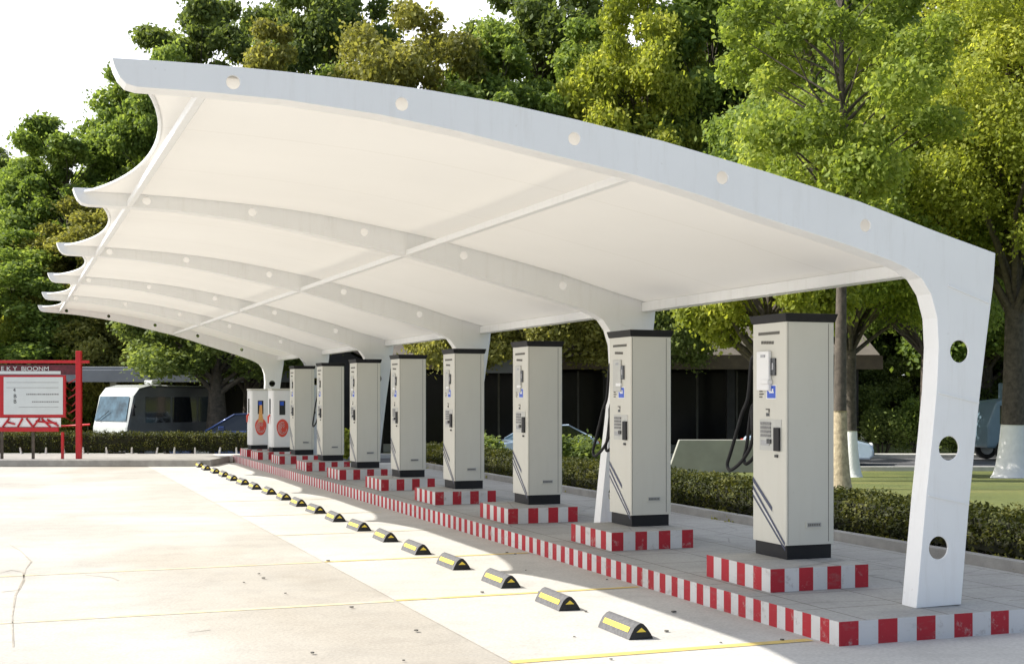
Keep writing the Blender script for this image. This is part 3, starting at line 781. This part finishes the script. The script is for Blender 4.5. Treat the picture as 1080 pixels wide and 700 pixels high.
tree_px(690,48,262,130,'thick','leaf_dark','dark tree in front of the brown fascia, right of the second cabinet')
tree_px(812,29,190,190,'thick','leaf_yellow','bright tree whose low boughs hang behind the nearest cabinet')
tree_px(975,48,110,200,'fine','leaf_green','green tree with many thin limbs behind the near post', group='trees behind the car park')

# ------------------------------------------------------------------ hedges
def hedge(name, loc, rz, Lx, Ly, Hh, nleaf, seed, label, stems):
    root = empty(name, loc, rz)
    r = np.random.default_rng(seed)
    nx = int(Lx/.22)
    cen, rad = [], []
    rr = random.Random(seed)
    for i in range(nx):
        for j in range(max(2, int(Ly/.25))):
            for k in range(max(2, int(Hh/.2))):
                cen.append((.1+(Lx-.2)*(i+.5)/nx, .1+(Ly-.2)*(j+.5)/max(2, int(Ly/.25)), .1+(Hh-.16)*(k+.5)/max(2, int(Hh/.2))+rr.uniform(-.02, .03)))
                rad.append((.16, .17, .15))
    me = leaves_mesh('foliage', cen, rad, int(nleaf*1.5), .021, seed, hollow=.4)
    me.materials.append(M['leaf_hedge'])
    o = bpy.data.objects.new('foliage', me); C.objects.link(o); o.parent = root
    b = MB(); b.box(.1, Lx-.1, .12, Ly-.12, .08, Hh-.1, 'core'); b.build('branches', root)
    for i in range(stems):
        x = Lx*(i+.5)/stems+rr.uniform(-.1, .1)
        b = MB(); b.tube([(x, .08, -.02), (x+rr.uniform(-.04, .04), .06, .16)], [.028, .02], 'lime', 6); b.build('stem', root, fix=False)
    tag(root, label, 'hedge')
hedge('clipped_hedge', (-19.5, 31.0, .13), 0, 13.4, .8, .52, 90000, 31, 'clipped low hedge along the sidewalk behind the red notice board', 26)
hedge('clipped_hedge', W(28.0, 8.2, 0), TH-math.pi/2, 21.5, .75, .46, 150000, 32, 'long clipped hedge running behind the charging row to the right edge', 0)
# weeds at the foot of the right hedge
me = leaves_mesh('weeds', [W(9+i*.28, 8.12+.1*math.sin(i), .02) for i in range(70)], [(.16, .08, .06)]*70, 9000, .022, 77); me.materials.append(M['leaf_olive'])
o = bpy.data.objects.new('weeds', me); C.objects.link(o); tag(o, 'short weeds growing at the foot of the long hedge', 'weeds', kind='stuff')
# far shrubs
def shrub(px, Y, wpx, hpx, leaf, label, seed):
    x = (px-CX)/F*Y; bz = terrain(x, Y); s = Y/F
    root = empty('round_shrub', (x, Y, bz)); h = hpx*s; w = wpx*s/2
    r = random.Random(seed)
    cen = [(r.uniform(-.7, .7)*w, r.uniform(-.5, .5)*w, h*r.uniform(.35, .75)) for _ in range(14)]
    me = leaves_mesh('foliage', cen, [(w*.4, w*.4, h*.28)]*14, 7000, .06, seed); me.materials.append(M[leaf])
    o = bpy.data.objects.new('foliage', me); C.objects.link(o); o.parent = root
    b = MB()
    for c in cen[:8]: b.tube([(c[0]*.2, c[1]*.2, -.02), (c[0]*.5, c[1]*.5, c[2]*.5), c], [.03, .02, .01], 'bark', 5)
    b.build('stems', root, fix=False)
    tag(root, label, 'shrub', 'shrubs by the far road')
for i, (px, w, hh, lf, lb) in enumerate([(930,52,50,'leaf_dark','dark round shrub by the far road left of the near post'),(968,60,60,'leaf_green','greener round shrub by the far road touching the near post'),
    (1010,60,52,'leaf_dark','dark round shrub seen behind the near post'),(1045,44,46,'leaf_dark','dark round shrub between the near post and right-hand trunk'),
    (375,30,34,'leaf_yellow','bright shrub between the far chargers'),(505,60,40,'leaf_dark','dark shrub below the pale car under the canopy'),(612,70,40,'leaf_dark','low dark shrub before the glass building')]):
    shrub(px, 51 if i < 4 else (30 if i == 4 else 38), w, hh, lf, lb, 50+i)

# ------------------------------------------------------------------ buildings
def wbox(b, px0, px1, Y0, Y1, z0, z1, mat):
    b.box((px0-CX)/F*Y0, (px1-CX)/F*Y0, Y0, Y1, z0, z1, mat)
gb = empty('glass_building', at(720, 52, -.8)); tag(gb, 'low building with brown fascia and dark glass front behind the chargers', 'building')
def gpart(fn, name, bevel=0):
    b = MB(); fn(b); b.v = [(x-gb.location.x, y-gb.location.y, z-gb.location.z) for x, y, z in b.v]; return b.build(name, gb, bevel=bevel)
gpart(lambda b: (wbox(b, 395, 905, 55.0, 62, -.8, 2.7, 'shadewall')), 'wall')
def roof_(b):
    x0, x1 = (395-CX)/F*51, (925-CX)/F*51
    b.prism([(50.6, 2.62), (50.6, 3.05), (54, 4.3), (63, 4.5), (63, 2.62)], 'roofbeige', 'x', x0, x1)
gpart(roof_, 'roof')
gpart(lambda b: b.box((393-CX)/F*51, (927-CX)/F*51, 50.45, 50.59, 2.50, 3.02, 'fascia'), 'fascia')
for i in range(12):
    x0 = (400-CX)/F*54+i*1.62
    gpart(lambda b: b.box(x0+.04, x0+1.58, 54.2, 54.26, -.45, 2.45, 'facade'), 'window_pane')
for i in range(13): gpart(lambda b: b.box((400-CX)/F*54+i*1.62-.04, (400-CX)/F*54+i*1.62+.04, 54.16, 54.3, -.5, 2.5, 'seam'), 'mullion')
gpart(lambda b: b.box((400-CX)/F*54, (900-CX)/F*54, 54.14, 54.9, -.8, -.5, 'palewall'), 'plinth_wall')
gpart(lambda b: b.box((500-CX)/F*49, (550-CX)/F*49, 49.0, 50.4, 2.35, 2.85, 'shedroof'), 'porch_roof', .02)
for px in (400, 480, 640, 770, 900):
    x = (px-CX)/F*51.2
    gpart(lambda b: b.box(x-.15, x+.15, 51.0, 51.3, -.8, 2.5, 'shadewall'), 'column')
# pale slanted slab added to stand in for a reflection in the glass front
b = MB(); x0, x1 = (703-CX)/F*40.2, (790-CX)/F*40.2
b.prism([(x0, 0), (x1+.3, 0), (x1+.3, 1.0), (x0+.35, 1.0)], 'palewall', 'y', 0, .25)
o = b.build('reflection_slab', bevel=.02, loc=(0, 39.9, terrain(5, 39.9)-.02)); tag(o, 'pale slanted slab standing in for a glass reflection, between the two nearest chargers', 'wall')

sh = empty('bus_shelter_roof', (-16, 53, -.8)); sh.name = 'parking_shed'; tag(sh, 'long open shed with flat pale fascia behind the minibus', 'shed')
def spart(fn, name, bevel=0):
    b = MB(); fn(b); b.v = [(x+16, y-53, z+.8) for x, y, z in b.v]; return b.build(name, sh, bevel=bevel)
spart(lambda b: b.box(-32, -8.5, 51.5, 57, 2.15, 2.62, 'shedroof'), 'roof', .03)
spart(lambda b: b.box(-32.1, -8.4, 51.3, 51.48, 2.02, 2.5, 'shedroof'), 'fascia', .02)
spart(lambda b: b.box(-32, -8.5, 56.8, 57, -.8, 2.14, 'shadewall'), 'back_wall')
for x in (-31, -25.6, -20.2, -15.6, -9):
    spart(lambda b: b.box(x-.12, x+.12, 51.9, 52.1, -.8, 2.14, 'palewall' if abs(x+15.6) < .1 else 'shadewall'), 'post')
# grey house at the end of the shed
hs = empty('gabled_house', (-9, 56, -.8)); tag(hs, 'dim grey gabled house behind the blue car and last post', 'house')
b = MB(); b.prism([(-3.0, 0), (3.4, 0), (3.4, 3.4), (.2, 5.0), (-3.0, 3.4)], 'shadewall', 'y', 2, 8); b.build('wall', hs)
b = MB(); b.prism([(-3.4, 3.35), (.2, 5.15), (3.8, 3.35), (3.8, 3.55), (.2, 5.38), (-3.4, 3.55)], 'fascia', 'y', 1.6, 8.3); b.build('roof', hs)
b = MB(); b.box(-.4, .5, 1.93, 1.99, 1.2, 2.4, 'glass'); b.build('window', hs)

# ------------------------------------------------------------------ vehicles
def wheel(root, x, y, r, w=.2):
    b = MB(); b.prism([(x+r*math.cos(k*math.pi/12), r+r*math.sin(k*math.pi/12)) for k in range(24)], 'tyre', 'y', y-w/2, y+w/2); o = b.build('wheel', root, bevel=.02)
    for s in (-1, 1):
        b = MB(); b.prism([(x+r*.6*math.cos(k*math.pi/8), r+r*.6*math.sin(k*math.pi/8)) for k in range(16)], 'silver', 'y', y+s*(w/2+.001), y+s*(w/2+.012)); b.build('rim', o)
def make_car(name, loc, rz, mat, label, cat='car'):
    root = empty(name, loc, rz); Lc, w = 4.3, .86
    # lower body: nose at x=0
    low = [(.02,.32),(.0,.55),(.12,.72),(.5,.82),(1.15,.92),(3.55,.98),(4.15,.96),(4.28,.75),(4.3,.45),(4.2,.25),(3.65,.22),(3.55,.48),(3.3,.6),(3.0,.48),(2.9,.22),(1.35,.22),(1.25,.48),(.95,.6),(.7,.48),(.6,.22),(.15,.22)]
    b = MB(); b.prism(low, mat, 'y', -w, w); body = b.build('body', root, bevel=.06)
    b = MB()
    cab = [(1.05,.90),(1.85,1.38),(2.4,1.45),(3.1,1.43),(3.95,.97)]
    i = len(b.v); n = len(cab)
    lft = [(x, -(w-.03-.22*(z-.9)/.55), z) for x, z in cab]; rgt = [(x, -y, z) for x, y, z in lft]
    b.face(lft, 'glass'); b.face(list(reversed(rgt)), 'glass')
    for k in range(n-1):
        mt = mat if k in (1, 2) else ('glassblue' if k == 0 else 'glass')
        b.face([lft[k], rgt[k], rgt[k+1], lft[k+1]], mt, True)
    b.build('cabin', root, bevel=.02)
    b = MB()
    for s in (-1, 1):
        def q(x, z, o=.012): return (x, s*(w-.03-.22*(z-.9)/.55+o), z)
        for (a, c) in (((1.05,.92),(1.85,1.40)),((2.45,.95),(2.45,1.45)),((3.1,1.44),(3.95,.99)),((1.85,1.40),(3.1,1.45))):
            b.tube([q(*a), q(*c)], .028, mat, 6)
    b.build('pillars', root, fix=False)
    for s in (-1, 1):
        b = MB(); b.box(-.005+.03, .16, s*(w-.32)-.14, s*(w-.32)+.14, .60, .72, 'white'); b.build('headlight', root, bevel=.03)
        b = MB(); b.box(4.2, 4.31, s*(w-.25)-.15, s*(w-.25)+.15, .72, .86, 'redp'); b.build('tail_light', root, bevel=.02)
        b = MB(); b.box(1.45, 1.62, s*(w+.02), s*(w+.18), .95, 1.07, mat); b.build('wing_mirror', root, bevel=.03)
        for x in (.97, 3.27): wheel(root, x, s*(w-.12), .31)
    b = MB(); b.box(-.02, .05, -.45, .45, .34, .50, 'dark'); b.build('grille', root)
    tag(root, label, cat)
    return root
make_car('parked_car', at(184, 43.5, -.68), 0.04, 'carblue', 'dark blue car parked behind the left hedge, roof sloping up to the right').scale = (1.12,)*3
make_car('parked_car', at(921.5, 44, -.8), math.pi-.25, 'carsilver', 'pale blue car nosing out behind the lime-washed thin trunk')
make_car('parked_car', at(512, 44.5, -.8), .35, 'carsilver', 'pale car seen under the canopy left of the third charger').scale = (.9,)*3
# minibus
bus = empty('minibus', at(97, 47.2, -.8), 0); bus.rotation_euler.z = math.radians(50)
tag(bus, 'white minibus, shade painted into its side colour, parked behind the left hedge', 'minibus')
# local: x along the length (front at 0), y across: front face seen at y<0 side
Lb, wb = 5.6, 2.15
prf = [(.06,.35),(.0,.55),(.0,1.2),(.04,1.35),(.26,2.30),(.50,2.58),(.95,2.68),(3.9,2.64),(4.15,2.5),(4.2,1.0),(4.15,.35)]
b = MB(); i0 = 0
b.prism([(x, z) for x, z in prf], 'buswhite', 'y', -wb, 0, cap='busshade'); b.build('body', bus, bevel=.10)
b = MB(); b.face([(.045,-.12,1.40),(.045,-wb+.12,1.40),(.245,-wb+.18,2.26),(.245,-.18,2.26)], 'glassblue'); wsn = b.build('windscreen', bus, fix=False)
wsn.location = (-.025, 0, .01)
b = MB(); b.tube([(.0, -.4, 1.42), (.06, -1.0, 1.75)], .012, 'black', 5); b.build('wiper', wsn)
for k in range(3):
    b = MB(); b.box(.75+k*1.12, 1.78+k*1.12, -wb-.008, -wb-.002, 1.35, 2.25, 'glass'); b.build('side_window', bus)
b = MB(); b.box(-.05, .10, -wb+.05, -.05, .35, .62, 'silver'); b.build('bumper', bus, bevel=.03)
b = MB(); b.box(-.02, .04, -wb+.5, -.5, .80, .90, 'dark'); b.build('grille', bus)
for s in (-.30, -wb+.30):
    b = MB(); b.box(-.025, .08, s-.2, s+.2, .74, .93, 'white'); b.build('headlight', bus, bevel=.03)
b = MB(); b.tube([(.35, -wb, 1.9), (.1, -wb-.22, 2.0), (.1, -wb-.24, 1.6)], [.02, .02, .06], 'black', 6); b.build('wing_mirror', bus)
b = MB(); b.box(1.6, 2.0, -1.3, -.8, 2.70, 2.86, 'buswhite'); b.build('roof_vent', bus, bevel=.05)
for x in (.9, 3.3):
    for y in (-wb+.1, -.1): wheel(bus, x, y, .36, .22)
# delivery truck at far right
tr = empty('box_truck', at(1030, 47.5, -.8), .05); tag(tr, 'pale blue and white truck half hidden between the near post and right-hand trunk', 'truck')
b = MB(); b.box(1.2, 4.6, -1, 1, .8, 2.75, 'truckblue'); b.build('cargo_box', tr, bevel=.04)
b = MB(); b.prism([(0,.45),(0,1.2),(.35,2.1),(1.15,2.2),(1.15,.45)], 'truckblue', 'y', -.95, .95); b.build('cab', tr, bevel=.08)
b = MB(); b.box(.45, 1.0, -.962, -.955, 1.3, 1.95, 'glass'); b.build('side_window', tr)
for x in (.7, 3.6):
    for y in (-.9, .9): wheel(tr, x, y, .4, .24)

# ------------------------------------------------------------------ notice board
NB = at(83.5, 28.45, .146); nb = empty('notice_board', NB); tag(nb, 'red framed notice board with white sheet standing on the left kerb', 'notice board')
Yb = 28.45
def X_(px): return (px-CX)/F*Yb-NB.x
def Z_(py): return HC+(HY-py)/F*Yb-NB.z
def nbx(name, px0, px1, py0, py1, y0, y1, mat, bevel=.006, par=None):
    b = MB(); b.box(X_(px0), X_(px1), y0, y1, Z_(py1), Z_(py0), mat); return b.build(name, par or nb, bevel=bevel)
b = MB(); b.box(X_(80.5), X_(86), -.055, .055, 0, Z_(370), 'redframe'); b.build('post', nb, bevel=.008)
b = MB(); b.box(X_(-66), X_(-60.5), -.055, .055, 0, Z_(370), 'redframe'); b.build('post', nb, bevel=.008)
nbx('top_rail', -74, 94, 380, 383, -.04, .04, 'redframe')
hp = nbx('header_panel', -58, 80, 384.5, 395, .0, .03, 'darkred')
nbx('header_strip', -58, 64, 391.2, 394.4, -.006, -.001, 'paper', 0, hp)
fr = nbx('sheet_frame', -58, 69, 395.5, 440, .0, .05, 'redframe')
shp = nbx('notice_sheet', 4, 66.5, 397.5, 437, -.012, -.002, 'paper')
nbx('notice_sheet', -55, -2, 397.5, 437, -.012, -.002, 'paper')
def lettering(txt, px, py, hpx, mat, par, name, y=-.014, sx=1.):
    cu = bpy.data.curves.new(name, 'FONT'); cu.body = txt; cu.size = hpx*Yb/F*1.4; cu.extrude = .002
    o = bpy.data.objects.new(name, cu); C.objects.link(o)
    bpy.context.view_layer.update()
    me = bpy.data.meshes.new_from_object(o); bpy.data.objects.remove(o)
    me.materials.clear(); me.materials.append(M[mat])
    me.transform(Matrix.Diagonal((sx, 1, 1, 1))); me.transform(Matrix.Rotation(math.pi/2, 4, 'X'))
    o = bpy.data.objects.new(name, me); C.objects.link(o); o.parent = par; o.location = (X_(px), y, Z_(py))
lettering('E K Y  BJOONM', 1, 390.8, 4.6, 'paper', hp, 'header_lettering', -.006, 1.15)
lettering('4', 14, 413, 4, 'dark', shp, 'sheet_lettering'); lettering('B', 14.4, 419.5, 4.2, 'dark', shp, 'sheet_lettering'); lettering('B', 14.4, 425, 4.2, 'dark', shp, 'sheet_lettering')
b = MB(); rl = random.Random(3)
for (xa, xb, y, h) in ((7, 62, 403, .35), (7, 62, 408.5, .35), (28, 62, 415, 1.3), (34, 62, 423, 1.1), (20, 62, 429, .3)):
    x = xa
    while x < xb:
        w = rl.uniform(.7, 2.2) if h > .5 else xb-xa
        b.box(X_(x), X_(min(xb, x+w)), -.0145, -.0125, Z_(y+h), Z_(y), 'keypad'); x += w+.5
b.build('sheet_ruling', shp)
# lower fretwork panel of white and red
lp = nbx('lower_panel', -58, 64, 440.5, 450, .0, .02, 'white', 0)
b = MB()
for (a, c) in (((3,450),(10,441)),((19,450),(24,441)),((28,441),(35,450)),((35,450),(42,441)),((44,441),(53,450)),((8,445),(16,447)),((38,444),(60,446)),((50,442),(62,449)),((-30,450),(-20,441)),((-50,441),(-38,450))):
    b.tube([(X_(a[0]), -.012, Z_(a[1])), (X_(c[0]), -.012, Z_(c[1]))], .022, 'redframe', 6)
b.build('fretwork', lp, fix=False)
nbx('bottom_rail', -60, 62, 450.5, 455, -.03, .03, 'redframe')
b = MB()
for k in range(6):
    px = 70+(k % 2)*4
    b.tube([(X_(69), .01, Z_(400+k*8)), (X_(px+2), .01, Z_(404+k*8)), (X_(80.5), .01, Z_(399+k*8))], .012, 'redframe', 6)
b.build('side_fretwork', nb, fix=False)
for px in (2, 35, 66):
    b = MB(); b.box(X_(px-1.2), X_(px+1.2), -.03, .03, 0, Z_(455.5), 'redframe' if px == 66 else 'bark'); b.build('support_leg', nb)
# thin rail going from the board towards the minibus
b = MB(); b.tube([(-1.0, 0, .72), (-.3, 0, .74), (.35, 0, .78)], .025, 'redframe', 6)
for x in (-.9, .3): b.tube([(x, 0, 0), (x, 0, .74)], .02, 'bark', 6)
o = b.build('handrail', fix=False, loc=at(80, 33, 0)); tag(o, 'thin reddish handrail between the notice board and the minibus', 'handrail')

# ------------------------------------------------------------------ small litter on the paving
rl = random.Random(5)
for i in range(26):
    u, v = rl.uniform(5, 12), rl.uniform(1.5, 4.5)
    b = MB(); s = rl.uniform(.008, .018)
    b.prism([(s*math.cos(k*1.05)*rl.uniform(.7, 1.2), s*math.sin(k*1.05)*rl.uniform(.7, 1.3)) for k in range(6)], 'seam', 'z', 0, s*.5)
    o = b.build('fallen_leaf', loc=W(u, v, .009), rz=rl.random()*6); tag(o, 'tiny dark fallen leaf lying on the concrete bays', 'leaf', 'fallen leaves on the concrete bays')

# ------------------------------------------------------------------ light, sky, camera
wd = bpy.data.worlds.new('World'); sc.world = wd; wd.use_nodes = True; nt = wd.node_tree
bg = nt.nodes['Background']
sky = nt.nodes.new('ShaderNodeTexSky'); sky.sky_type = 'NISHITA'; sky.sun_disc = False
sun_dir = Vector((-3.72, .15, 3.25)).normalized()
el = math.asin(sun_dir.z); az = math.atan2(sun_dir.x, sun_dir.y)
sky.sun_elevation = el; sky.sun_rotation = az; sky.air_density = 1.0; sky.dust_density = 3.0; sky.ozone_density = 1.0
tc = nt.nodes.new('ShaderNodeTexCoord')
n = N(nt, 'ShaderNodeTexNoise', Scale=1.8, Detail=7., Roughness=.6); L(nt, tc.outputs['Generated'], n.inputs['Vector'])
sx = N(nt, 'ShaderNodeSeparateXYZ'); L(nt, tc.outputs['Generated'], sx.inputs[0])
def mth(op, a, b_):
    q = N(nt, 'ShaderNodeMath', operation=op)
    for k, val in enumerate((a, b_)):
        if isinstance(val, (int, float)): q.inputs[k].default_value = val
        else: L(nt, val, q.inputs[k])
    return q.outputs[0]
w_ = mth('ADD', mth('ADD', mth('MULTIPLY', sx.outputs[0], -.22), mth('MULTIPLY', sx.outputs[1], .20)), n.outputs[0])
f = ramp(nt, w_, [(.42, g(.03)), (.66, g(.95))])
col = mixc(nt, f, sky.outputs[0], (9.6, 9.8, 10.2, 1))
L(nt, col, bg.inputs[0]); bg.inputs[1].default_value = .112
sl = bpy.data.lights.new('sun', 'SUN'); sl.energy = 4.4; sl.angle = math.radians(.5); sl.color = (1, .955, .88)
so = bpy.data.objects.new('sun', sl); C.objects.link(so); so.rotation_euler = sun_dir.to_track_quat('Z', 'Y').to_euler()

cam = bpy.data.cameras.new('camera'); co = bpy.data.objects.new('camera', cam); C.objects.link(co)
co.location = (0, 0, HC); co.rotation_euler = (math.pi/2, 0, 0)
cam.sensor_width = 36; cam.lens = F/1080*36; cam.shift_y = (HY-350)/1080; cam.clip_end = 2000; cam.clip_start = .05
sc.camera = co
sc.view_settings.view_transform = 'Standard'; sc.view_settings.look = 'None'; sc.view_settings.gamma = 1
sc.view_settings.exposure = .78
sc.cycles.max_bounces = 8; sc.cycles.transmission_bounces = 4; sc.cycles.transparent_max_bounces = 8
